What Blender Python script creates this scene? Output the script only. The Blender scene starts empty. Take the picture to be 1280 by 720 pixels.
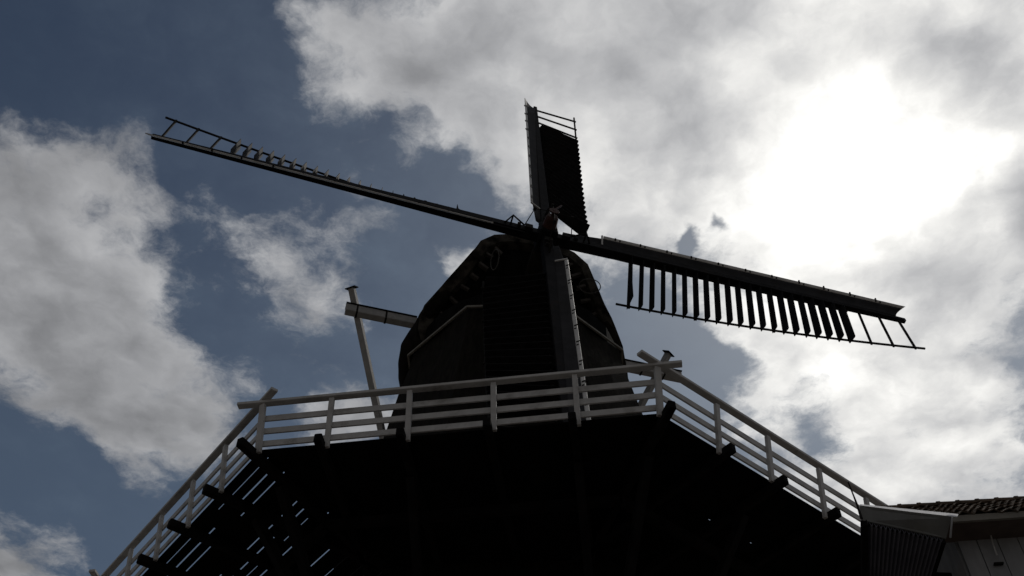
import bpy, bmesh, math, random
from mathutils import Vector as V, Matrix, noise as mnoise

rnd = random.Random(7)
SC = bpy.context.scene
COL = SC.collection
R = math.radians

# ------------------------------------------------------------------ camera
cd = bpy.data.cameras.new('camera'); cam = bpy.data.objects.new('camera', cd); COL.objects.link(cam)
cd.sensor_width = 36.0; cd.lens = 37.12; cd.clip_start = 0.1; cd.clip_end = 5000
cam.location = (0, 0, 0)
cam.rotation_euler = (R(90 + 49.678), 0, 0)
cam.rotation_mode = 'XYZ'
cam.rotation_euler = (Matrix.Rotation(R(90 + 49.678), 3, 'X') @ Matrix.Rotation(R(-0.188), 3, 'Z')).to_euler()
SC.camera = cam

# ------------------------------------------------------------------ exposure, sun, sky
SC.view_settings.view_transform = 'Standard'
SC.view_settings.look = 'None'
SC.view_settings.exposure = 0.0
SC.view_settings.gamma = 1.0
SC.view_settings.use_curve_mapping = False
SUN_EL, SUN_AZ = R(51.8), R(31.3)          # azimuth measured from +Y towards +X
SUN = V((math.sin(SUN_AZ) * math.cos(SUN_EL), math.cos(SUN_AZ) * math.cos(SUN_EL), math.sin(SUN_EL)))
sl = bpy.data.lights.new('sun', 'SUN'); sl.energy = 1.2; sl.angle = R(8.0); sl.color = (1.0, 0.95, 0.88)
so = bpy.data.objects.new('sun', sl); COL.objects.link(so)
so.rotation_euler = (-SUN).to_track_quat('-Z', 'Y').to_euler()
so.location = SUN * 80

# cloud groups: centre, half axes and turn of patches of the cloud layer (x/z, y/z), thickness
CLOUDS = [
    (0.3299, 0.5888, 0.5073, 0.4076, -2.7165, 1.7),
    (0.0008, 0.5118, 0.2817, 0.1904, -3.1371, 1.2),
    (-0.0612, 0.6226, 0.1499, 0.0979, -2.9172, 0.5),
    (-0.5744, 0.8079, 0.3374, 0.2169, 2.0786, 1.25),
    (-0.5168, 1.0158, 0.2794, 0.2101, 1.7884, 0.9),
    (-0.4498, 1.1119, 0.1914, 0.1397, 2.0082, 0.4),
    (-0.8664, 1.4545, 0.2653, 0.1649, 2.1199, 1.1),
    (-0.2785, 0.7944, 0.23, 0.17, 1.9, 0.34),
    (-0.2128, 0.8877, 0.15, 0.12, 2.0311, 0.22),
    (0.5629, 1.168, 0.4261, 0.293, 1.0963, 1.15),
    (0.52, 0.86, 0.24, 0.22, 1.0, 1.2),
    (-0.2340, 1.0882, 0.1483, 0.0715, 2.9397, 0.90),
    (-0.1685, 0.5482, 0.1247, 0.1002, 1.8540, 0.55),
    (0.3308, 0.9315, 0.1374, 0.0766, -2.6590, 0.70),
    (0.0004, 0.6923, 0.1009, 0.0889, -3.1325, 0.35),
    (0.3492, 1.0509, 0.1608, 0.0965, 1.3262, 0.5),
    (-0.0386, 0.7977, 0.0750, 0.0650, 3.056, 1.1),
    (-0.3862, 0.5014, 0.3, 0.1682, 3.0366, -1.0),
    (-0.1261, 0.8297, 0.12, 0.1, 1.952, -0.35),
    (-0.0737, 0.7088, 0.0926, 0.0621, 3.1146, -0.75),
    (0.200, 1.0041, 0.1450, 0.1050, -2.6559, -.95),
    (0.2070, 0.7743, 0.0487, 0.0228, 1.4375, -1.00),
    (0.2393, 0.7564, 0.0265, 0.0187, 1.3240, -0.80),
    (0.4396, 1.1246, 0.1624, 0.0605, 1.0839, -0.5),
    (-0.6764, 1.1971, 0.1852, 0.0946, 2.7282, -0.9),
    (-0.3772, 0.9006, 0.1961, 0.0898, 1.8008, -0.5),
    (-0.311, 0.6372, 0.1309, 0.1024, 2.044, -0.6),
]

# darker or lighter banks within the cloud deck
BANKS = [
    (0.3050, 0.5452, 0.0941, 0.0605, -3.0080, 0.30),
    (0.3886, 0.5042, 0.1088, 0.0620, -3.0225, 0.28),
    (0.5039, 0.5319, 0.1377, 0.1017, -2.6306, 0.38),
    (0.5904, 0.7172, 0.1321, 0.0441, 1.2314, 0.34),
    (0.1955, 0.6288, 0.1165, 0.0923, -2.9451, 0.28),
    (0.6660, 0.9617, 0.1393, 0.0690, 1.1649, 0.28),
    (0.2400, 0.5036, 0.1817, 0.0538, -3.1242, 0.12),
    (-0.0682, 0.5774, 0.1034, 0.0782, 3.0943, 0.12),
    (0.0915, 0.5031, 0.0990, 0.0538, -3.1149, -0.12),
    (0.0008, 0.5209, 0.0750, 0.0550, -3.1367, -0.12),
    (-0.5612, 0.7955, 0.1743, 0.1319, 2.5009, -0.12),
    (-0.5350, 1.0467, 0.1871, 0.1411, 2.1924, 0.16),
    (0.5689, 0.7879, 0.0825, 0.0602, 0.8504, -0.15),
    (0.4805, 1.0515, 0.2183, 0.1645, 1.0262, -0.10),
]


class NT:
    """small node-tree writer"""
    def __init__(s, tree): s.t = tree; s.n = tree.nodes; s.l = tree.links
    def new(s, typ, **kw):
        n = s.n.new(typ)
        for k, v in kw.items(): setattr(n, k, v)
        return n
    def put(s, sock, v):
        if isinstance(v, bpy.types.NodeSocket): s.l.new(v, sock)
        else: sock.default_value = v
    def m(s, op, a, b=None, c=None, clamp=False):
        n = s.new('ShaderNodeMath', operation=op); n.use_clamp = clamp
        for i, v in enumerate((a, b, c)):
            if v is not None: s.put(n.inputs[i], v)
        return n.outputs[0]
    def vm(s, op, a, b=None, out=0):
        n = s.new('ShaderNodeVectorMath', operation=op)
        for i, v in enumerate((a, b)):
            if v is not None: s.put(n.inputs[i], v)
        return n.outputs[out]
    def scale(s, a, f):
        n = s.new('ShaderNodeVectorMath', operation='SCALE'); s.put(n.inputs[0], a); s.put(n.inputs['Scale'], f); return n.outputs[0]
    def rng(s, v, a, b, c, d, mode='SMOOTHSTEP'):
        n = s.new('ShaderNodeMapRange', interpolation_type=mode)
        for i, x in enumerate((v, a, b, c, d)): s.put(n.inputs[i], x)
        return n.outputs[0]
    def mix(s, f, a, b, mode='MIX'):
        n = s.new('ShaderNodeMix', data_type='RGBA', blend_type=mode)
        s.put(n.inputs[0], f); s.put(n.inputs[6], a); s.put(n.inputs[7], b); return n.outputs[2]
    def noise(s, vec, scale, detail=4, rough=.5, lac=2.0, dist=0.0, out=0, ntype=None):
        n = s.new('ShaderNodeTexNoise'); s.put(n.inputs['Vector'], vec)
        if ntype: n.noise_type = ntype
        n.inputs['Scale'].default_value = scale; n.inputs['Detail'].default_value = detail
        n.inputs['Roughness'].default_value = rough; n.inputs['Lacunarity'].default_value = lac
        n.inputs['Distortion'].default_value = dist
        return n.outputs[out]


def build_world():
    w = bpy.data.worlds.new('World'); SC.world = w; w.use_nodes = True
    t = w.node_tree; t.nodes.clear(); k = NT(t)
    d = k.new('ShaderNodeTexCoord').outputs['Generated']
    sep = k.new('ShaderNodeSeparateXYZ'); k.put(sep.inputs[0], d)
    z = k.m('MAXIMUM', sep.outputs[2], 0.1)
    P = k.new('ShaderNodeCombineXYZ')
    k.put(P.inputs[0], k.m('DIVIDE', sep.outputs[0], z)); k.put(P.inputs[1], k.m('DIVIDE', sep.outputs[1], z))
    P = P.outputs[0]
    # clear sky
    sky = k.new('ShaderNodeTexSky', sky_type='NISHITA'); sky.sun_disc = False
    sky.sun_elevation = SUN_EL; sky.sun_rotation = SUN_AZ; sky.air_density = 1.0; sky.dust_density = 0.6; sky.ozone_density = 1.5
    # angle to the sun
    cosT = k.vm('DOT_PRODUCT', k.vm('NORMALIZE', d), tuple(SUN), out=1)
    ang = k.m('MULTIPLY', k.m('ARCCOSINE', k.m('MINIMUM', cosT, 0.99999)), 57.29578)
    # warped position on the cloud layer
    wv = k.vm('SUBTRACT', k.noise(P, 5.0, 3, .55, out=1), (.5, .5, .5))
    Pw = k.vm('ADD', P, k.scale(wv, 0.12))
    wv2 = k.vm('SUBTRACT', k.noise(P, 18.0, 4, .6, out=1), (.5, .5, .5))
    Pf = k.vm('ADD', P, k.vm('ADD', k.scale(wv, 0.05), k.scale(wv2, 0.035)))
    Pb = k.vm('ADD', Pw, k.scale(wv2, 0.05))
    dens = None
    for (cx, cy, a, b, rot, amp) in CLOUDS:
        mp = k.new('ShaderNodeMapping', vector_type='TEXTURE'); k.put(mp.inputs[0], Pb)
        mp.inputs['Location'].default_value = (cx, cy, 0); mp.inputs['Rotation'].default_value = (0, 0, rot)
        mp.inputs['Scale'].default_value = (a, b, 1)
        r = k.vm('LENGTH', mp.outputs[0], out=1)
        g = k.rng(r, 0.0, 1.0, amp, 0.0)
        dens = g if dens is None else k.m('ADD', dens, g)
    # unseen grey cloud deck added away from the sun to neutralise the ambient light
    dens = k.m('ADD', dens, k.rng(sep.outputs[1], 0.25, -0.15, 0.0, 1.4))
    big = k.noise(Pf, 7.5, 13, .66)
    dens = k.m('ADD', dens, k.m('MULTIPLY', k.m('SUBTRACT', big, .5), 2.5))
    dens = k.m('SUBTRACT', dens, 0.30)
    alpha = k.m('MULTIPLY', k.rng(dens, -0.24, 0.52, 0.0, 1.0), .97)
    thick = k.rng(dens, 0.1, 1.7, 0.0, 1.0)
    # grey modelling of the cloud bodies
    n1 = k.noise(Pf, 4.2, 7, .52)
    n2 = k.noise(k.vm('ADD', Pf, (3.1, 1.7, 0)), 11.0, 8, .54)
    body = k.m('ADD', k.m('MULTIPLY', n1, .72), k.m('MULTIPLY', n2, .28))
    body = k.rng(body, .34, .66, 0.70, 1.23)
    body = k.m('MULTIPLY', body, k.m('SUBTRACT', 1.2, k.m('MULTIPLY', thick, .32)))
    # relief: sides of the cloud heaps turned to the sun are brighter
    to_sun = k.vm('NORMALIZE', k.vm('SUBTRACT', (SUN.x / SUN.z, SUN.y / SUN.z, 0), P))
    rel = k.m('SUBTRACT', k.noise(Pf, 6.0, 5, .48), k.noise(k.vm('ADD', Pf, k.scale(to_sun, .045)), 6.0, 5, .48))
    body = k.m('MULTIPLY', body, k.m('ADD', 1.0, k.m('MULTIPLY', rel, 1.25)))
    gauss = lambda w_: k.m('EXPONENT', k.m('MULTIPLY', -1.0, k.m('POWER', k.m('DIVIDE', ang, w_), 2.0)))
    fwd = k.m('ADD', k.rng(ang, 38.0, 80.0, 0.285, 0.145), k.m('ADD', k.m('MULTIPLY', 0.31, gauss(28.0)), k.m('MULTIPLY', 0.32, gauss(14.0))))
    rag = k.noise(Pf, 9.0, 8, .6)
    ang0 = ang
    ang = k.m('MULTIPLY', ang0, k.m('ADD', .45, k.m('MULTIPLY', rag, 1.1)))
    lum = k.m('ADD', k.m('MULTIPLY', .12, gauss(9.0)), k.m('MULTIPLY', .85, gauss(3.5)))
    lum = k.m('MULTIPLY', k.m('ADD', fwd, lum), body)
    # thicker, darker banks inside the cloud deck
    for (cx, cy, a, b, rot, amp) in BANKS:
        mp = k.new('ShaderNodeMapping', vector_type='TEXTURE'); k.put(mp.inputs[0], Pf)
        mp.inputs['Location'].default_value = (cx, cy, 0); mp.inputs['Rotation'].default_value = (0, 0, rot)
        mp.inputs['Scale'].default_value = (a, b, 1)
        g = k.rng(k.vm('LENGTH', mp.outputs[0], out=1), 0.0, 1.0, 1.0 - amp, 1.0)
        lum = k.m('MULTIPLY', lum, g)
    ccol = k.mix(k.rng(lum, .2, 1.0, 0, 1), (0.965, 0.978, 1.02, 1), (1.0, .99, .96, 1))
    cloud = k.scale(ccol, lum)
    blue = k.scale(k.mix(1.0, sky.outputs[0], (0.84, 0.84, 0.82, 1), 'MULTIPLY'), SKY_MUL)
    blue = k.vm('ADD', blue, k.scale((.80, 1.02, 1.16), gauss(24.0)))
    blue = k.vm('ADD', blue, k.scale((.20, .25, .28), k.rng(sep.outputs[2], .84, .6, 0.0, 1.0)))
    out = k.mix(alpha, blue, cloud)
    bg = k.new('ShaderNodeBackground'); k.put(bg.inputs[0], out); bg.inputs[1].default_value = 0.1
    # the background strength is 0.1, so the clouds' radiance is given ten times up
    k.t.links.remove(bg.inputs[0].links[0])
    out = k.mix(alpha, blue, k.scale(cloud, 10.0)); k.put(bg.inputs[0], out)
    o = k.new('ShaderNodeOutputWorld'); k.put(o.inputs[0], bg.outputs[0])
    w.cycles.sampling_method = 'MANUAL'; w.cycles.sample_map_resolution = 512


SKY_MUL = 0.305
build_world()

# ------------------------------------------------------------------ materials
def material(name, c1, c2, rough=.8, scale=6.0, stretch=(1, 1, 1), bump=.3, bscale=None, dirt=None, spec=.2, metal=0.0, detail=6):
    m = bpy.data.materials.new(name); m.use_nodes = True; t = m.node_tree; k = NT(t)
    b = t.nodes['Principled BSDF']
    co = k.new('ShaderNodeTexCoord').outputs['Object']
    mp = k.new('ShaderNodeMapping'); k.put(mp.inputs[0], co); mp.inputs['Scale'].default_value = stretch
    n = k.noise(mp.outputs[0], scale, detail, .6)
    col = k.mix(k.rng(n, .3, .7, 0, 1), (*c1, 1), (*c2, 1))
    if dirt:
        dn = k.noise(co, 1.7, 8, .65)
        col = k.mix(k.rng(dn, .5, .75, 0, .8), col, (*dirt, 1))
    k.put(b.inputs['Base Color'], col)
    b.inputs['Roughness'].default_value = rough; b.inputs['Metallic'].default_value = metal
    b.inputs['Specular IOR Level'].default_value = spec
    if bump:
        bn = k.new('ShaderNodeBump'); bn.inputs['Strength'].default_value = bump; bn.inputs['Distance'].default_value = .02
        k.put(bn.inputs['Height'], k.noise(mp.outputs[0], bscale or scale * 3, 5, .6)); k.put(b.inputs['Normal'], bn.outputs[0])
    return m


M = {}
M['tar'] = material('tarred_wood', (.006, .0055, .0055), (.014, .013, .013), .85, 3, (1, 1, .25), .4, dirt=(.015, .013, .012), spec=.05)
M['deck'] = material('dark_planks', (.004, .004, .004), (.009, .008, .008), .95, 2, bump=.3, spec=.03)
M['white'] = material('weathered_white_paint', (.46, .45, .435), (.54, .528, .51), .6, 5, bump=.15, dirt=(.22, .205, .185))
M['grey_beam'] = material('grey_painted_beam', (.36, .36, .35), (.46, .45, .44), .65, 4, bump=.2, dirt=(.2, .19, .17))
M['brown_beam'] = material('oiled_beam', (.07, .05, .035), (.12, .085, .06), .6, 4, bump=.2)
M['worn_wood'] = material('worn_wood', (.05, .043, .038), (.10, .088, .078), .9, 5, bump=.4)
M['stock'] = material('dark_steel_stock', (.008, .008, .009), (.016, .0155, .018), .65, 3, bump=.2, dirt=(.02, .015, .012), spec=.05)
M['board'] = material('grey_sail_board', (.026, .0258, .028), (.040, .0395, .043), .75, 3, (1, 1, 1), .15, dirt=(.03, .028, .027), spec=.08)
M['strip'] = material('white_sail_edge', (.56, .555, .54), (.68, .67, .65), .6, 5, bump=.15, dirt=(.34, .33, .31))
M['shutter'] = material('dark_shutter', (.012, .012, .014), (.024, .023, .025), .8, 4, bump=.2, spec=.08)
M['iron'] = material('black_iron', (.015, .014, .013), (.03, .027, .025), .8, 8, bump=.2, spec=.05)
M['hoop_iron'] = material('weathered_hoop', (.09, .087, .083), (.13, .125, .12), .7, 6, bump=.1)
M['red'] = material('dull_red_paint', (.04, .016, .013), (.065, .024, .018), .6, 6, bump=.2, dirt=(.04, .022, .018))
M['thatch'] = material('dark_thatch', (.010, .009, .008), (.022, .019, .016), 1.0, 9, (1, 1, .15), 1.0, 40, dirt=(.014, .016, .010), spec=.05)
M['thatch_edge'] = material('cut_thatch_edge', (.008, .007, .006), (.085, .075, .062), 1.0, 2.6, bump=.8, bscale=60, spec=.05)
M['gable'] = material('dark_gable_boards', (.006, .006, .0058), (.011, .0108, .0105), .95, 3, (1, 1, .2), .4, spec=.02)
M['brick'] = material('dark_brick', (.06, .035, .025), (.1, .06, .045), .9, 12, bump=.5)
M['tile'] = material('brown_clay_tiles', (.065, .052, .040), (.135, .098, .072), .95, 2.6, bump=.5, bscale=25, dirt=(.06, .052, .042), spec=.04)
M['wallboard'] = material('dark_grey_boards', (.22, .22, .225), (.31, .31, .313), .8, 3, (1, 1, .2), .4, dirt=(.22, .215, .21))
M['gutter'] = material('brown_grey_eave', (.20, .185, .16), (.25, .235, .20), .6, 4, bump=.2, dirt=(.08, .07, .06))
M['soffit'] = material('brown_soffit', (.09, .07, .06), (.12, .095, .082), .8, 4, bump=.3)
M['sheet'] = material('blue_grey_corrugated_sheet', (.15, .153, .19), (.20, .203, .24), .55, 2, bump=.1, dirt=(.12, .12, .135))
M['fascia'] = material('grey_fascia', (.15, .153, .15), (.19, .193, .188), .6, 3, bump=.2, dirt=(.13, .125, .11))
M['cap_metal'] = material('pale_capping', (.42, .42, .43), (.52, .52, .52), .5, 4, bump=.1, dirt=(.28, .27, .26))
M['ground'] = material('ground_clinker', (.10, .088, .078), (.16, .145, .13), .95, .6, bump=.4, bscale=20)


def translucent(name, c):
    m = bpy.data.materials.new(name); m.use_nodes = True; t = m.node_tree; t.nodes.clear(); k = NT(t)
    co = k.new('ShaderNodeTexCoord').outputs['Object']
    col = k.mix(k.noise(co, 6, 5, .6), (*[x * .8 for x in c], 1), (*c, 1))
    a = k.new('ShaderNodeBsdfTranslucent'); k.put(a.inputs[0], col)
    b = k.new('ShaderNodeBsdfDiffuse'); k.put(b.inputs[0], col)
    mx = k.new('ShaderNodeMixShader'); mx.inputs[0].default_value = .12; k.put(mx.inputs[1], a.outputs[0]); k.put(mx.inputs[2], b.outputs[0])
    o = k.new('ShaderNodeOutputMaterial'); k.put(o.inputs[0], mx.outputs[0]); return m
M['cap_metal'] = translucent('milky_plastic_strip', (.85, .85, .86))

# ------------------------------------------------------------------ mesh helpers
class MB:
    def __init__(s): s.v = []; s.f = []
    def quadbox(s, a, b):
        """a, b: two rings of equal length joined by sides and closed"""
        n = len(a); o = len(s.v); s.v += [V(x) for x in a] + [V(x) for x in b]
        s.f.append(tuple(o + i for i in reversed(range(n)))); s.f.append(tuple(o + n + i for i in range(n)))
        for i in range(n):
            j = (i + 1) % n; s.f.append((o + i, o + j, o + n + j, o + n + i))
    def box(s, c, x, y, z):
        c, x, y, z = V(c), V(x), V(y), V(z)
        s.quadbox([c - x - y - z, c + x - y - z, c + x + y - z, c - x + y - z], [c - x - y + z, c + x - y + z, c + x + y + z, c - x + y + z])
    def beam(s, p, q, w, h, up=(0, 0, 1), w2=None, h2=None):
        p, q = V(p), V(q); d = (q - p).normalized(); side = d.cross(V(up)).normalized(); u = side.cross(d)
        w2 = w2 or w; h2 = h2 or h
        ring = lambda c, a, b: [c - side * a / 2 - u * b / 2, c + side * a / 2 - u * b / 2, c + side * a / 2 + u * b / 2, c - side * a / 2 + u * b / 2]
        s.quadbox(ring(p, w, h), ring(q, w2, h2))
    def tube(s, pts, r, n=8, closed=False):
        pts = [V(p) for p in pts]; rings = []; N = len(pts); up = V((.13, .21, 1)).normalized()
        for i, p in enumerate(pts):
            a = pts[(i - 1) % N] if (closed or i > 0) else p; b = pts[(i + 1) % N] if (closed or i < N - 1) else p
            d = (b - a).normalized(); x = d.cross(up)
            if x.length < .05: x = d.cross(V((1, 0, 0)))
            x.normalize(); y = d.cross(x)
            rr = r[i] if isinstance(r, (list, tuple)) else r
            o = len(s.v); s.v += [p + (x * math.cos(2 * math.pi * j / n) + y * math.sin(2 * math.pi * j / n)) * rr for j in range(n)]
            rings.append(o)
        for i in range(N if closed else N - 1):
            a, b = rings[i], rings[(i + 1) % N]
            for j in range(n):
                s.f.append((a + j, a + (j + 1) % n, b + (j + 1) % n, b + j))
        if not closed:
            s.f.append(tuple(rings[0] + j for j in reversed(range(n)))); s.f.append(tuple(rings[-1] + j for j in range(n)))
    def grid(s, rows):
        o = len(s.v); n = len(rows[0])
        for r_ in rows: s.v += [V(x) for x in r_]
        for i in range(len(rows) - 1):
            for j in range(n - 1):
                s.f.append((o + i * n + j, o + i * n + j + 1, o + (i + 1) * n + j + 1, o + (i + 1) * n + j))
    def build(s, name, mat, parent=None, smooth=False, bevel=0.0, solid=0.0):
        org = world_loc(parent) if parent else V((0, 0, 0))
        me = bpy.data.meshes.new(name); me.from_pydata([v - org for v in s.v], [], s.f); me.update()
        bm = bmesh.new(); bm.from_mesh(me)
        bmesh.ops.recalc_face_normals(bm, faces=bm.faces); bm.to_mesh(me); bm.free()
        if smooth:
            for p in me.polygons: p.use_smooth = True
        me.materials.append(M[mat])
        o = bpy.data.objects.new(name, me); COL.objects.link(o)
        if parent: o.parent = parent
        if solid:
            md = o.modifiers.new('thickness', 'SOLIDIFY'); md.thickness = solid; md.offset = 0
        if bevel:
            md = o.modifiers.new('bevel', 'BEVEL'); md.width = bevel; md.segments = 1; md.limit_method = 'ANGLE'
        return o


def world_loc(o):
    p = V(o.location)
    while o.parent: o = o.parent; p = p + V(o.location)
    return p


def empty(name, loc, parent=None):
    o = bpy.data.objects.new(name, None); COL.objects.link(o)
    o.location = V(loc) - (world_loc(parent) if parent else V((0, 0, 0)))
    if parent: o.parent = parent
    return o


def tag(o, label, cat, group=None, kind=None):
    o['label'] = label; o['category'] = cat
    if group: o['group'] = group
    if kind: o['kind'] = kind


GZ = -1.6
# ------------------------------------------------------------------ ground
g = MB(); rows = []
xs = [-1500, -400, -120, -50, -25, -10, 0, 10, 25, 50, 120, 400, 1500]
for y in xs: rows.append([(x, y + 20, GZ) for x in xs])
g.grid(rows); go = g.build('ground', 'ground'); go['kind'] = 'structure'

# ------------------------------------------------------------------ windmill frame of reference
C = V((0.131, 24.090, 13.455))             # mill axis at gallery level
PSI, TAU, PHI, CONE = .2772, .2087, -.048, .0128
NH = V((math.sin(PSI), -math.cos(PSI), 0)); UU = V((math.cos(PSI), math.sin(PSI), 0)); ZZ = V((0, 0, 1))
def at(u, s, z): return C + UU * u + NH * s + ZZ * z
mill = empty('windmill', (C.x, C.y, GZ))
tag(mill, 'tall dark windmill with thatched cap, four shuttered sails and a white railed gallery', 'windmill')

# ---- tower: eight sided thatched body on a brick base
TH = -.1293
def octo(r, z, n=8, off=math.pi / 8, th=-.03):
    return [C + V((math.sin(th + off + i * 2 * math.pi / n) * r, -math.cos(th + off + i * 2 * math.pi / n) * r, z)) for i in range(n)]
tw = MB(); prof = [(-.6, 5.55), (1, 5.15), (3, 4.72), (5, 4.36), (7, 4.02), (8.6, 3.74), (9.6, 3.56), (10.3, 3.46)]
rings = []
for z, r in prof:
    rg = octo(r, z); pts = []
    for i in range(8):
        a, b = rg[i], rg[(i + 1) % 8]
        for q in range(6):
            p_ = a.lerp(b, q / 6)
            k_ = (mnoise.noise(p_ * 1.3) * .05); pts.append(p_ + (p_ - C - ZZ * z).normalized() * k_)
    rings.append(pts)
for a, b in zip(rings[:-1], rings[1:]): tw.grid([a + a[:1], b + b[:1]])
o_ = len(tw.v); tw.v += rings[-1]; tw.f.append(tuple(range(o_, o_ + len(rings[-1]))))
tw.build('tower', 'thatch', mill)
bw = MB(); bw.quadbox(octo(6.4, GZ - C.z), octo(5.35, -.6)); bw.build('base_wall', 'brick', mill)
dr = MB(); dr.beam(C + V((0, -6.45, GZ - C.z + 1.2)), C + V((0, -6.1, GZ - C.z + 1.2)), 1.6, 2.4); dr.build('door', 'tar', mill)

# ---- cap
cap_mid = [(3.42, 10.30), (3.66, 10.45), (3.84, 10.72), (3.78, 11.02), (3.45, 11.27), (3.05, 11.45), (3.50, 11.85), (3.08, 12.95), (2.58, 13.75), (2.06, 14.45), (1.45, 14.95), (.85, 15.2), (0, 15.28)]
cap_front = [(3.12, 10.3), (3.36, 10.5), (3.48, 10.9), (3.47, 11.4), (3.38, 11.8), (3.04, 12.25), (2.86, 12.5), (2.55, 12.85), (2.18, 13.5), (1.88, 14.15), (1.42, 14.62), (.85, 14.86), (0, 14.95)]
cap_rear = [(1.9, 10.2), (2.1, 10.4), (2.2, 10.8), (2.2, 11.3), (2.1, 11.7), (2.0, 11.9), (1.95, 12.05), (1.75, 12.5), (1.5, 13.0), (1.2, 13.5), (.85, 13.85), (.45, 14.05), (0, 14.1)]
def front_s(z):
    # the thatch opening leans back towards its foot
    pts = [(10.3, .75), (11.4, .9), (11.8, 1.05), (12.25, 1.4), (12.85, 1.8), (13.5, 2.1), (14.2, 2.3), (15.5, 2.3)]
    if z <= pts[0][0]: return pts[0][1]
    for (z0, s0), (z1, s1) in zip(pts[:-1], pts[1:]):
        if z <= z1: return s0 + (s1 - s0) * (z - z0) / (z1 - z0)
    return pts[-1][1]
def cap_prof(s):
    if s >= 0:
        f = (s / 2.3); a, b = cap_mid, cap_front; f = f ** 1.7
    else:
        f = min(1, -s / 4.0) ** 1.9; a, b = cap_mid, cap_rear
    return [(x0 + (x1 - x0) * f, z0 + (z1 - z0) * f) for (x0, z0), (x1, z1) in zip(a, b)]
def cap_at(u, s, z): return at(u, s * front_s(z) / 2.3 if s > 0 else s, z)
cp = MB(); rows = []
for i in range(29):
    s = 2.3 - 6.3 * i / 28; pr = cap_prof(s)
    full = [(-u, z) for u, z in pr] + [(u, z) for u, z in reversed(pr[:-1])]
    row = []
    for u, z in full:
        p_ = cap_at(u, s, z); d_ = at(u, s, z) - at(0, s, 12.0)
        row.append(p_ + d_.normalized() * (.05 * mnoise.noise(p_ * 1.7) + .03 * mnoise.noise(p_ * 5)))
    rows.append(row)
cp.grid(rows)
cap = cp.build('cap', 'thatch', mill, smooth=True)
md = cap.modifiers.new('thickness', 'SOLIDIFY'); md.thickness = .42; md.offset = 1 if False else -1
md = cap.modifiers.new('soft', 'SUBSURF'); md.levels = 1; md.render_levels = 1
# closing walls: rear, gable front
def wall_from_prof(s, k, th, mbx, zlow=10.0):
    pr = cap_prof(s); pts = [(-u * k, z) for u, z in pr] + [(u * k, z) for u, z in reversed(pr[:-1])]
    pts = [(u, 12 + (z - 12) * (k if z > 12 else 1)) for u, z in pts]
    mbx.quadbox([at(u, s, z) for u, z in pts], [at(u, s - th, z) for u, z in pts])
gm = MB(); pr = cap_prof(2.3); rows = []
for u, z in pr:
    sz = front_s(z) - .32; zz = 12 + (z - 12) * (.88 if z > 12 else 1)
    rows.append([at(u * .9 * q, sz, zz) for q in (-1, -.6, -.2, .2, .6, 1)])
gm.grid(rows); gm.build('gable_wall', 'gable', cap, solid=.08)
rm = MB(); wall_from_prof(-3.9, .9, .1, rm); rm.build('rear_wall', 'gable', cap)
# cut straw edge around the front opening
ed = MB(); pr = cap_prof(2.3); outer = [(-u, z) for u, z in pr] + [(u, z) for u, z in reversed(pr[:-1])]
rows = []
for k_, ds in ((.99, .03), (.86, .02), (.82, -.45)):
    rows.append([at(u * k_, front_s(z) + ds, 12.2 + (z - 12.2) * (k_ if z > 12.2 else 1)) for u, z in outer])
ed.grid(rows); ed.build('thatch_edge', 'thatch_edge', cap)
# worn pale rafter feet showing under the rim of the opening
for sgn in (-1, 1):
    prf = cap_prof(2.3)[1:11]
    L_ = [0]
    for (a0, b0), (a1, b1) in zip(prf[:-1], prf[1:]): L_.append(L_[-1] + math.hypot(a1 - a0, b1 - b0))
    for i in range(9):
        d_ = L_[-1] * (i + .5) / 9
        for q in range(len(L_) - 1):
            if L_[q] <= d_ <= L_[q + 1]:
                f = (d_ - L_[q]) / (L_[q + 1] - L_[q]); u = prf[q][0] + (prf[q + 1][0] - prf[q][0]) * f; z = prf[q][1] + (prf[q + 1][1] - prf[q][1]) * f
        k_ = .845; uo, zo = u * k_, 12.2 + (z - 12.2) * (k_ if z > 12.2 else 1)
        sz = front_s(z) - .12
        p0 = at(sgn * uo, sz, zo); ln = rnd.uniform(.30, .44)
        p1 = at(sgn * (uo - ln * .8), sz - .05, zo - ln * .35 + rnd.uniform(-.1, .06))
        m_ = MB(); m_.beam(p0, p1, .10, rnd.uniform(.10, .15), NH); m_.build('rafter_foot', 'worn_wood', cap)
# ring trim between tower top and cap
rg = octo(3.60, 10.20); tr_ = MB()
for i in range(8): tr_.beam(rg[i], rg[(i + 1) % 8], .06, .07)
tr_.build('eave_trim', 'gutter', cap)
kr = MB(); kr.quadbox(octo(3.3, 10.25, 24, 0), octo(3.3, 11.0, 24, 0)); kr.build('cap_ring', 'gable', cap)
# cross beam with its braces and the tail pole
cb = MB(); cb.beam(at(-5.72, .0, 12.06), at(5.85, .0, 12.06), .27, .31); cb.build('cross_beam', 'grey_beam', cap, bevel=.02)
for sgn in (-1, 1):
    ce = MB(); ce.beam(at(sgn * 5.86 if sgn > 0 else sgn * 5.73, .0, 12.235), at(sgn * 3.4, .0, 12.235), .33, .03); ce.build('beam_cover', 'tar', cap)
    top = at(-5.27 if sgn < 0 else 5.02, -.24, 12.05); ft = at(sgn * .3 + (.12 if sgn < 0 else -.3), -6.7 if sgn < 0 else -7.0, 1.3); dd = (ft - top).normalized()
    br = MB(); br.beam(top - dd * 1.0, ft, .2, .2); br.build('brace', 'grey_beam', cap, bevel=.015)
    bc = MB(); bc.beam(top - dd * 1.03, top - dd * 1.0, .36, .3); bc.build('brace_cap', 'tar', cap)
for u in (-5.35, -4.4, 4.4, 5.2):
    st_ = MB(); st_.box(at(u, 0, 12.06), UU * .03, NH * .142, ZZ * .162); st_.build('iron_strap', 'iron', cap)
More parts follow.
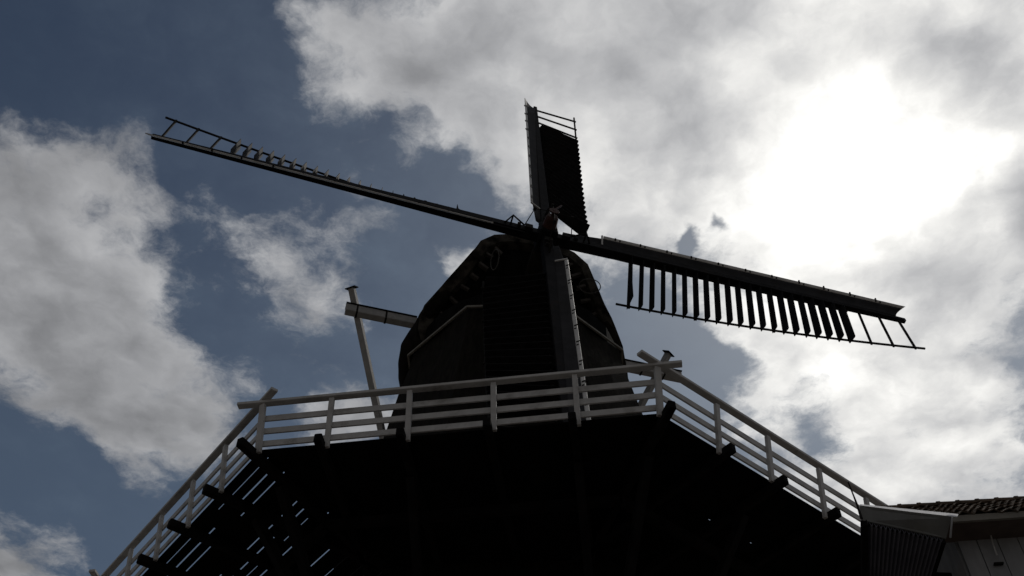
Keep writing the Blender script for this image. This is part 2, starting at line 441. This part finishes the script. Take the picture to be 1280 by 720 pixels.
tp = MB(); tp.beam(at(0, -3.6, 12.6), at(0, -7.3, .9), .38, .42, w2=.3, h2=.32); tp.build('tail_pole', 'grey_beam', cap)
# pale hoops hanging at the gable
for (u, s, z, r_, nx) in ((1.78, 2.5, 12.75, .35, (.12, .12, 1)), (-1.42, 2.5, 13.05, .36, (1, .5, .2))):
    n_ = V(nx).normalized(); a_ = n_.cross(V((0, 1, .3))).normalized(); b_ = n_.cross(a_)
    hb = MB(); hb.tube([at(u, s, z) + a_ * r_ * math.cos(t) + b_ * r_ * .8 * math.sin(t) for t in [i * math.pi / 12 for i in range(24)]], .017, 6, True)
    hb.build('hoop', 'hoop_iron', cap, smooth=True)

# ---- sails
N = NH * math.cos(TAU) + ZZ * math.sin(TAU)
VV = N.cross(UU)
HUB = C + NH * 3.506 + ZZ * 13.447
sh = MB(); sh.tube([HUB - N * 5.5, HUB - N * .45], [.3, .3], 16); sh.build('windshaft', 'iron', mill, smooth=False)
ph = MB(); ph.box(HUB, UU * .29, VV * .29, N * .40); hubo = ph.build('poll_end', 'stock', mill, bevel=.03)
sh2 = MB(); sh2.tube([HUB + N * .40, HUB + N * .72, HUB + N * .80], [.23, .21, .17], 14); sh2.build('shaft_head', 'red', hubo)
sp = MB(); sp.tube([HUB + N * .8, HUB + N * 1.0], [.05, .05], 8); sp.tube([HUB + N * .95, HUB + N * .99], [.17, .17], 12)
sp.beam(HUB + N * .97 - UU * .05, HUB + N * .97 + UU * .3 + VV * .55, .035, .05, N); sp.build('spider', 'red', hubo)
ROOT, TIP = 2.44, 12.43
def tw_w(r): return .4322 + (.0182 - .4322) * max(0, (r - ROOT) / (TIP - ROOT)) ** 1.7
def wid(r): return 2.02 + (1.745 - 2.02) * (r - ROOT) / (TIP - ROOT)
for kq in range(4):
    ang = PHI + kq * math.pi / 2
    AR = (UU * math.cos(ang) + VV * math.sin(ang)); TRL = (UU * math.sin(ang) - VV * math.cos(ang))
    ARC = AR * math.cos(CONE) + N * math.sin(CONE)
    def S(r, t, w=None, dn=0.0):
        w = tw_w(r) if w is None else w
        return HUB + ARC * r + (TRL * math.cos(w) - N * math.sin(w)) * t + (N * math.cos(w) + TRL * math.sin(w)) * dn
    st = MB(); st.beam(S(.2, 0), S(12.55, 0), .34, .34, N, .15, .15)
    sail = st.build('sail', 'stock', mill, bevel=.015)
    # leading board: a hollow curved sheet in front of the stock
    WB = .41
    def LB(r, q, top=.60):
        """q 0 at the stock, 1 at the leading edge"""
        t = .07 + (top - .07) * q
        return S(r, -t, WB, -.045 * math.sin(q * math.pi) + .05)
    bd = MB(); rows = []
    rr = [.75, 1.2, 1.9] + [1.9 + (12.2 - 1.9) * i / 14 for i in range(1, 15)]
    for r in rr:
        q1 = .80 if r > 1.85 else (.60 + .2 * (r - .75) / 1.15)
        ext = (12.2 - r) < .01
        rows.append([LB(r + (.42 * (q ** 1.5) if ext else 0), q) for q in [q1 * j / 6 for j in range(7)]])
    bd.grid(rows); bd.build('leading_board', 'board', sail, smooth=True, solid=.025)
    es = MB(); rows = []
    for i in range(16):
        r = 1.9 + (12.2 - 1.9) * i / 15
        e_ = .42 if i == 15 else 0
        rows.append([LB(r + e_ * q ** 1.5, q) for q in (.80, .87, .94, 1.0)])
    es.grid(rows); es.build('board_edge', 'strip', sail, smooth=True, solid=.03)
    rb = MB(); rb.beam(LB(1.9, .1) - ARC * .03, LB(1.88, 1.0) - ARC * .03, .05, .05, N); rb.build('lit_root_edge', 'strip', sail)  # white bar standing in for light on the board's root edge
    r = 2.3
    while r < 12.3:
        lead = (LB(r, 1) - LB(r, .8)).normalized()
        cm = MB(); cm.box(LB(r, .9) + N * .015, ARC * .025, lead * .045, N * .02); cm.build('clip', 'iron', sail)
        cm = MB(); cm.box(LB(r + .16, .86) + N * .015, ARC * .02, lead * .03, N * .02); cm.build('clip', 'iron', sail)
        if r > 8.5:
            cm = MB(); cm.box(LB(r, 1.04) - N * .02, ARC * .025, lead * .045, N * .02); cm.build('edge_hook', 'iron', sail)
        r += .92 + rnd.uniform(-.08, .08)
    # frame: outer batten, inner batten, bars
    ob = MB(); rs = [ROOT - .0 + (TIP + .18 - ROOT) * i / 20 for i in range(21)]
    for a, b in zip(rs[:-1], rs[1:]): ob.beam(S(a, wid(a)), S(b + .002, wid(b)), .055, .055, N)
    ob.build('outer_batten', 'iron', sail)
    ib = MB(); rs2 = [2.5 + 7.9 * i / 12 for i in range(13)]
    for a, b in zip(rs2[:-1], rs2[1:]): ib.beam(S(a, .22), S(b + .002, .22), .05, .05, N)
    ib.build('inner_batten', 'iron', sail)
    for r in (2.87, 5.05, 7.62, 10.82, 11.55, 12.28):
        b_ = MB(); b_.beam(S(r, 0), S(r, wid(r) + .07), .06, .06, N); b_.build('sail_bar', 'iron', sail)
    for i in range(21):
        r = 2.86 + .366 * i + rnd.uniform(-.008, .008)
        op = R(84 + rnd.uniform(-4, 4)); w = tw_w(r)
        Tn = TRL * math.cos(w) - N * math.sin(w); Nn = N * math.cos(w) + TRL * math.sin(w)
        ch = ARC * math.cos(op) + Nn * math.sin(op); nn = ARC * math.sin(op) - Nn * math.cos(op)
        t0, t1 = .06, wid(r) - .02
        base = HUB + ARC * r + Nn * .04
        poly = [(-.155, t0 + .03), (-.1, t0), (.155, t0 + .10), (.165, t1 + .0), (.13, t1 + .03), (-.14, t1 + .05), (-.16, t1 - .02)]
        if i == 0: poly = [(-.185, t0), (.15, t0), (.2, t1 - .8), (.33, t1 - .12), (-.17, t1 + .05), (-.19, t1 - .02)]
        sm = MB(); sm.quadbox([base + ch * a + Tn * t - nn * .008 for a, t in poly], [base + ch * a + Tn * t + nn * .008 for a, t in poly])
        # stiffening rib on the face of each shutter
        sm.beam(base + Tn * (t0 + .1) + nn * .016, base + Tn * (t1 - .1) + nn * .016, .05, .02, nn)
        sm.build('shutter', 'shutter', sail)
    # bell crank and rod to the spider
    ck = MB()
    ck.tube([S(1.42, 0, 0, .15), S(1.22, 0, 0, .48), S(.78, 0, 0, .24)], .032, 6)
    ck.tube([S(1.22, 0, 0, .12), S(1.22, 0, 0, .48)], .028, 6)
    ck.tube([S(.78, 0, 0, .24), S(.62, 0, 0, .88), S(.08, 0, 0, .94)], .016, 6)
    ck.box(S(.62, 0, 0, .88), ARC * .05, TRL * .04, N * .05)
    ck.build('crank', 'iron', sail)
    bl = MB(); bl.box(S(.62, 0, 0, .18), ARC * .12, TRL * .13, N * .09); bl.box(S(.95, 0, 0, .2), ARC * .05, TRL * .1, N * .06); bl.build('wedge', 'iron', sail)

# ---- gallery
FL, FR = V((-4.863, 15.407, C.z)), V((2.740, 14.419, C.z)); RB, LB_ = V((8.723, 19.339, C.z)), V((-9.581, 21.4, C.z))
ap = 7.6664 / 2 * (1 + math.sqrt(2)); RC = ap / math.cos(math.pi / 8)
reg = octo(RC, 0, th=TH)                          # FR, R-corner, ... going round
corners = [FL, FR, RB] + [reg[i] for i in (2, 3, 4, 5)] + [LB_]
corners[3] = reg[2]; corners[7] = LB_
gal_edges = list(zip(corners, corners[1:] + corners[:1]))   # 0 front, 1 right, ... 7 left (LB_ -> FL)
SL = .135
fr_f = (0, .1751, .3785, .5936, .8001, 1); fr_r = (0, .2042, .3971, .6038, .8052, 1); fr_l = (0, .2179, .4207, .6168, .8041, 1); fr_d = (0, .2, .4, .6, .8, 1)
def outn(a, b):
    t = (b - a).normalized(); return V((t.y, -t.x, 0)), t
dk = MB(); gap_by_edge = {7: .036, 0: .0, 1: .0, 2: .004, 6: .034}
for ei, (a, b) in enumerate(gal_edges):
    n_, t = outn(a, b)
    pa, pb = gal_edges[ei - 1]; na, _ = outn(pa, pb); qa, qb = gal_edges[(ei + 1) % 8]; nb, _ = outn(qa, qb)
    ma = (n_ + na); ma = ma / ma.dot(n_); mb_ = (n_ + nb); mb_ = mb_ / mb_.dot(n_)
    d0 = .07; Lab = (b - a).length
    def strip(dd0, dd1, z0, z1, x0=None, x1=None):
        # a board between two depths, full length or from x0 to x1 along the edge
        def pt(d, x, end):
            m_ = (a - ma * d) if not end else (b - mb_ * d)
            return m_ if x is None else a + t * x - n_ * d
        q = [pt(dd0, x0, 0), pt(dd0, x1, 1), pt(dd1, x1, 1), pt(dd1, x0, 0)]
        dk.quadbox([p + ZZ * z0 for p in q], [p + ZZ * z1 for p in q])
    while d0 < 4.3:
        wpl = .2 + rnd.uniform(-.01, .01)
        d1 = d0 + wpl; zt = rnd.uniform(-.003, .003)
        strip(d0, d1, zt - .022, zt)
        gp = .0006
        if ei in (6, 7):
            gp = rnd.choice((.0006, .026, .034, .04))
            if gp > .01:                                # worn joints: open in places, packed with dirt in others
                x = 0
                while x < Lab:
                    op = rnd.uniform(.8, 2.8); cl_ = rnd.uniform(.15, 1.0)
                    strip(d1, d1 + gp, -.016, -.004, x, min(x + cl_, Lab)); x += cl_ + op
        if ei == 1 and d1 < 1.75 <= d1 + .2:
            gp = .035; xs_ = [0, 3.04, 3.10, 3.71, 3.77, 4.29, 4.34, Lab]
            for q in range(0, 8, 2): strip(d1, d1 + gp, -.016, -.004, xs_[q], xs_[q + 1])
        d0 = d1 + gp
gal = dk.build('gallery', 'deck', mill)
# a few knots and chinks of daylight are left by the plank gaps themselves
for ei, (a, b) in enumerate(gal_edges):
    n_, t = outn(a, b)
    if ei in (3, 4, 5): vis = False
    else: vis = True
    fr = {0: fr_f, 1: fr_r, 7: fr_l}.get(ei, fr_d)
    pa, pb = gal_edges[ei - 1]; na, _ = outn(pa, pb)
    bis = (n_ + na); bis = bis / bis.dot(n_)
    sgn = {0: -1, 1: 1, 2: 1, 7: -1, 6: -1}.get(ei, 1)
    for i in range(5):
        corner = i == 0
        p0 = a.lerp(b, fr[i]); o_ = bis if corner else n_
        if vis or ei == 3 and corner:
            ps = MB(); lo, hi = -.09 + (rnd.uniform(-.10, .03)), 1.0
            base = p0 + o_ * (-.0)
            wpx = .125 if corner else .105
            ps.beam(base + o_ * (SL * lo) + ZZ * lo, base + o_ * (SL * hi) + ZZ * hi, wpx, .08, t.cross(ZZ) if False else o_.normalized())
            ps.build('post', 'white', gal, bevel=.006)
        # beam under the deck beside each post
        off = t * (.095 * (sgn if not corner else (-1 if ei == 0 else (1 if ei == 1 else sgn))))
        od = o_.normalized(); ext = ({0: .27, 7: .33, 6: .33}.get(ei, .25) + rnd.uniform(-.03, .03)) if not corner else .40
        bm_ = MB(); bm_.beam(p0 + off + od * ext + ZZ * -.135, p0 + off - od * 4.3 + ZZ * -.135, .15, .2)
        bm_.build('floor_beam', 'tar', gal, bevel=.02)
        if i in (0, 2, 4) and ei in (0, 1, 2, 6, 7):
            stt = MB(); q0 = p0 + off - od * .9 + ZZ * -.30; q1 = p0 + off - od * 4.35 + ZZ * -4.2
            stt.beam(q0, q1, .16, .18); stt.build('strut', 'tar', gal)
    # girders running under the beams, parallel to the edge
    for dep in (2.1,):
        gb = MB(); e0 = a - bis * dep; qa, qb = gal_edges[(ei + 1) % 8]; nb, _ = outn(qa, qb); b2 = (n_ + nb); b2 = b2 / b2.dot(n_)
        gb.beam(e0 + ZZ * -.34, b - b2 * dep + ZZ * -.34, .16, .18); gb.build('girder', 'tar', gal)
    if not vis: continue
    # rails: three lying behind the posts, a broad one on top that runs past the corners
    ax = .62; lift = .0 if ei % 2 == 0 else .045
    tp_ = MB(); za = 1.035 + lift * 1.6
    e0 = a + (bis * SL) + ZZ * za; qa, qb = gal_edges[(ei + 1) % 8]; nb, _ = outn(qa, qb); b2 = (n_ + nb); b2 = b2 / b2.dot(n_)
    e1 = b + (b2 * SL) + ZZ * za
    x0, x1 = (.52, .48) if ei == 0 else ((.46, .5) if ei == 1 else ((.5, .42) if ei == 7 else (.5, .5)))
    tp_.beam(e0 - t * x0, e1 + t * x1, .15, .07); tp_.build('top_rail', 'white', gal, bevel=.008)
    for zr in (.70, .405, .115):
        rl = MB(); inn = -.055
        e0 = a + bis * (SL * zr + inn) + ZZ * zr; e1 = b + b2 * (SL * zr + inn) + ZZ * zr
        rl.beam(e0, e1, .04, .142); rl.build('rail', 'white', gal, bevel=.005)

# ------------------------------------------------------------------ barn
barn = empty('barn', (9.0, 14.5, GZ))
tag(barn, 'low dark boarded barn with a brown tiled roof and corrugated canopy beside the windmill', 'barn')
EA = V((6.643, 13.169, 10.0)); BD = V((math.cos(R(-6.0)), math.sin(R(-6.0)), 0)); BN = V((BD.y, -BD.x, 0))  # BN points to the camera side
BI = -BN
RUN, RISE = 1.48, 1.27; LEN = 9.0
def bp(l, dp, z): return V((EA.x, EA.y, 0)) + BD * l + BI * dp + ZZ * z
# wall of upright boards, front and end
wl = MB(); x = .22; d0 = .50
while x < LEN - .2:
    wd = .30 + rnd.uniform(-.02, .02); pr_ = rnd.uniform(0, .012)
    wl.box(bp(x + wd / 2, d0 - pr_ + .02, (GZ + 10.05) / 2), BD * (wd / 2 - .007), BI * .02, ZZ * (10.05 - GZ) / 2); x += wd
wl.box(bp((LEN + .2) / 2, d0 + .07, (GZ + 10.0) / 2), BD * ((LEN - .3) / 2), BI * .02, ZZ * (10.0 - GZ) / 2)
y = .56
while y < 2 * RUN - .6:
    wd = .24; wl.box(bp(.21, y + wd / 2, (GZ + 9.95) / 2), BD * .02, BI * (wd / 2 - .006), ZZ * (9.95 - GZ) / 2); y += wd
wl.box(bp(.26, RUN, (GZ + 9.9) / 2), BD * .015, BI * (RUN - .6), ZZ * (9.9 - GZ) / 2)
wl.box(bp((LEN + .2) / 2, 2 * RUN - .5, (GZ + 10.0) / 2), BD * ((LEN - .3) / 2), BI * .03, ZZ * (10.0 - GZ) / 2)
wl.build('wall', 'wallboard', barn)
gw = MB(); gw.quadbox([bp(.19, .5, 9.95), bp(.19, RUN, 9.95 + RISE * .62), bp(.19, 2 * RUN - .5, 9.95)], [bp(.24, .5, 9.95), bp(.24, RUN, 9.95 + RISE * .62), bp(.24, 2 * RUN - .5, 9.95)])
gw.build('gable_board', 'wallboard', barn)
# roof slope of pantiles: rows with an S-shaped wave
rf = MB()
sl_len = math.hypot(RUN, RISE); nrow = 7; X0 = -.45; ex = sl_len / nrow
sd = BI * (RUN / sl_len) + ZZ * (RISE / sl_len); sn = (BN * RISE + ZZ * RUN).normalized()
for rrow in range(nrow):
    npt = int(LEN / .055); lo, hi = [], []
    base = bp(0, 0, 10.05) + sd * (rrow * ex)
    for i in range(npt + 1):
        l = X0 + i * (LEN - X0) / npt; tile = int(l / .22); ph_ = (l / .22) % 1
        h = .028 * math.sin(ph_ * 2 * math.pi) + .012 * math.sin(ph_ * 4 * math.pi)
        rs = random.Random(rrow * 977 + tile); j = rs.uniform(-.012, .012); jl = rs.uniform(-.012, .012)
        lo.append(base + BD * l + sn * (.065 + h + j) + sd * (-.03 + jl)); hi.append(base + BD * l + sn * (.012 + h + j * .3) + sd * (ex + .03))
    low2 = [p_ - sn * .022 for p_ in lo]
    rf.grid([low2, lo, hi])
rf.quadbox([bp(X0, RUN, 10.05 + RISE), bp(LEN, RUN, 10.05 + RISE), bp(LEN, 2 * RUN, 10.05), bp(X0, 2 * RUN, 10.05)], [bp(X0, RUN, 10.0 + RISE), bp(LEN, RUN, 10.0 + RISE), bp(LEN, 2 * RUN, 10.0), bp(X0, 2 * RUN, 10.0)])
rf.quadbox([bp(X0, 0.02, 10.04), bp(LEN, 0.02, 10.04), bp(LEN, RUN, 10.04 + RISE), bp(X0, RUN, 10.04 + RISE)], [bp(X0, 0.02, 10.0), bp(LEN, 0.02, 10.0), bp(LEN, RUN, 10.0 + RISE), bp(X0, RUN, 10.0 + RISE)])
roof = rf.build('roof', 'tile', barn)
x = X0
while x < LEN:
    rt = MB(); c0 = bp(x, RUN, 10.05 + RISE + .0); ring = []
    for (xx, r_) in ((0, .105), (.27, .098), (.28, .116), (.325, .116)):
        ring.append([c0 + BD * xx + (BI * math.cos(t) + ZZ * math.sin(t)) * r_ for t in [math.pi * j / 8 for j in range(9)]])
    rt.grid(ring); rt.build('ridge_tile', 'tile', roof, smooth=False, solid=.02); x += .325
gt = MB(); gt.beam(bp(X0, .0, 10.0), bp(LEN, .0, 10.0), .05, .11); gt.build('eave_board', 'gutter', barn)
sf = MB(); sf.box(bp(LEN / 2, .28, 9.965), BD * (LEN / 2), BI * .24, ZZ * .012); sf.build('soffit', 'soffit', barn)
# hanging rod and bracket on the wall
hr = MB(); hr.tube([bp(.705, .40, 9.95), bp(.70, .42, 9.86)], .014, 6); hr.tube([bp(.70, .42, 9.87), bp(.685, .43, 9.60)], .012, 6)
hr.build('hanging_rod', 'white', barn)
hk = MB(); hk.box(bp(.67, .455, 9.475), BD * .07, BI * .03, ZZ * .012); hk.build('bracket', 'iron', barn)
# canopy on the barn's end: corrugated sheet, fascia and bright capping
cf0, cf1 = V((5.222, 12.82, 9.70)), V((6.512, 13.26, 9.70)); cb0, cb1 = V((5.90, 16.0, 9.70)), V((6.70, 16.0, 9.70))
can = MB(); rows = []
NW = 17
for q in range(9):
    f = q / 8; row = []
    for i in range(NW * 8 + 1):
        s_ = i / (NW * 8); p_ = cf0.lerp(cf1, s_).lerp(cb0.lerp(cb1, s_), f)
        row.append(p_ + ZZ * (.034 * math.cos(s_ * NW * 2 * math.pi) + .0))
    rows.append(row)
can.grid(rows); canopy = can.build('canopy', 'sheet', barn, solid=.006)
ft0, ft1 = V((5.200, 12.735, 9.945)), V((6.655, 13.02, 9.945))
cfb0, cfb1 = cf0 + V((-.02, -.02, .022)), cf1 + V((.05, -.01, .022))
fa = MB(); fa.quadbox([cfb0, cfb1, ft1, ft0], [cfb0 + BI * .025, cfb1 + BI * .025, ft1 + BI * .025, ft0 + BI * .025]); fa.build('fascia', 'fascia', canopy)
cpp = MB(); cpp.grid([[ft0 + V((0, -.025, .004)), ft1 + V((.09, -.055, .010))], [ft0 + V((0, .03, .008)), ft1 + V((.10, .03, .022))]]); cpp.build('capping', 'cap_metal', canopy)
fe = MB(); fe.beam(ft1 + V((.0, -.012, -.01)), cfb1 + V((.06, -.012, 0)), .02, .03, (0, 1, 0)); fe.build('fascia_edge', 'cap_metal', canopy)
be = MB(); be.beam(cf0 + ZZ * -.01, cb0 + ZZ * -.01, .09, .10); be.beam(cf1 + ZZ * -.02, cb1 + ZZ * -.02, .05, .07); be.build('edge_beam', 'tar', canopy)
for f in (.45, .8):
    a_ = cf0.lerp(cb0, f); yy = a_.y
    cr = MB(); cr.beam(a_ + ZZ * .1, V((6.93 + .1 * (yy - 13.6), yy + .1, 9.80)), .08, .08); cr.build('cross_bearer', 'tar', canopy)
cl = MB(); cl.beam(cf0 + V((0, .03, .06)), cf1 + V((0, .03, .06)), .05, .14); cl.build('gap_shade_strip', 'tar', canopy)  # dark strip added to block the gap and keep the sheet's hollows in shadow
rod = MB(); rod.tube([V((5.146, 12.683, 9.66)), V((5.142, 12.683, 9.93)), V((5.128, 12.68, 10.13)), V((5.112, 12.68, 10.34))], [.022, .016, .012, .012], 6); rod.build('lightning_rod', 'iron', canopy)

SC.cycles.use_denoising = True
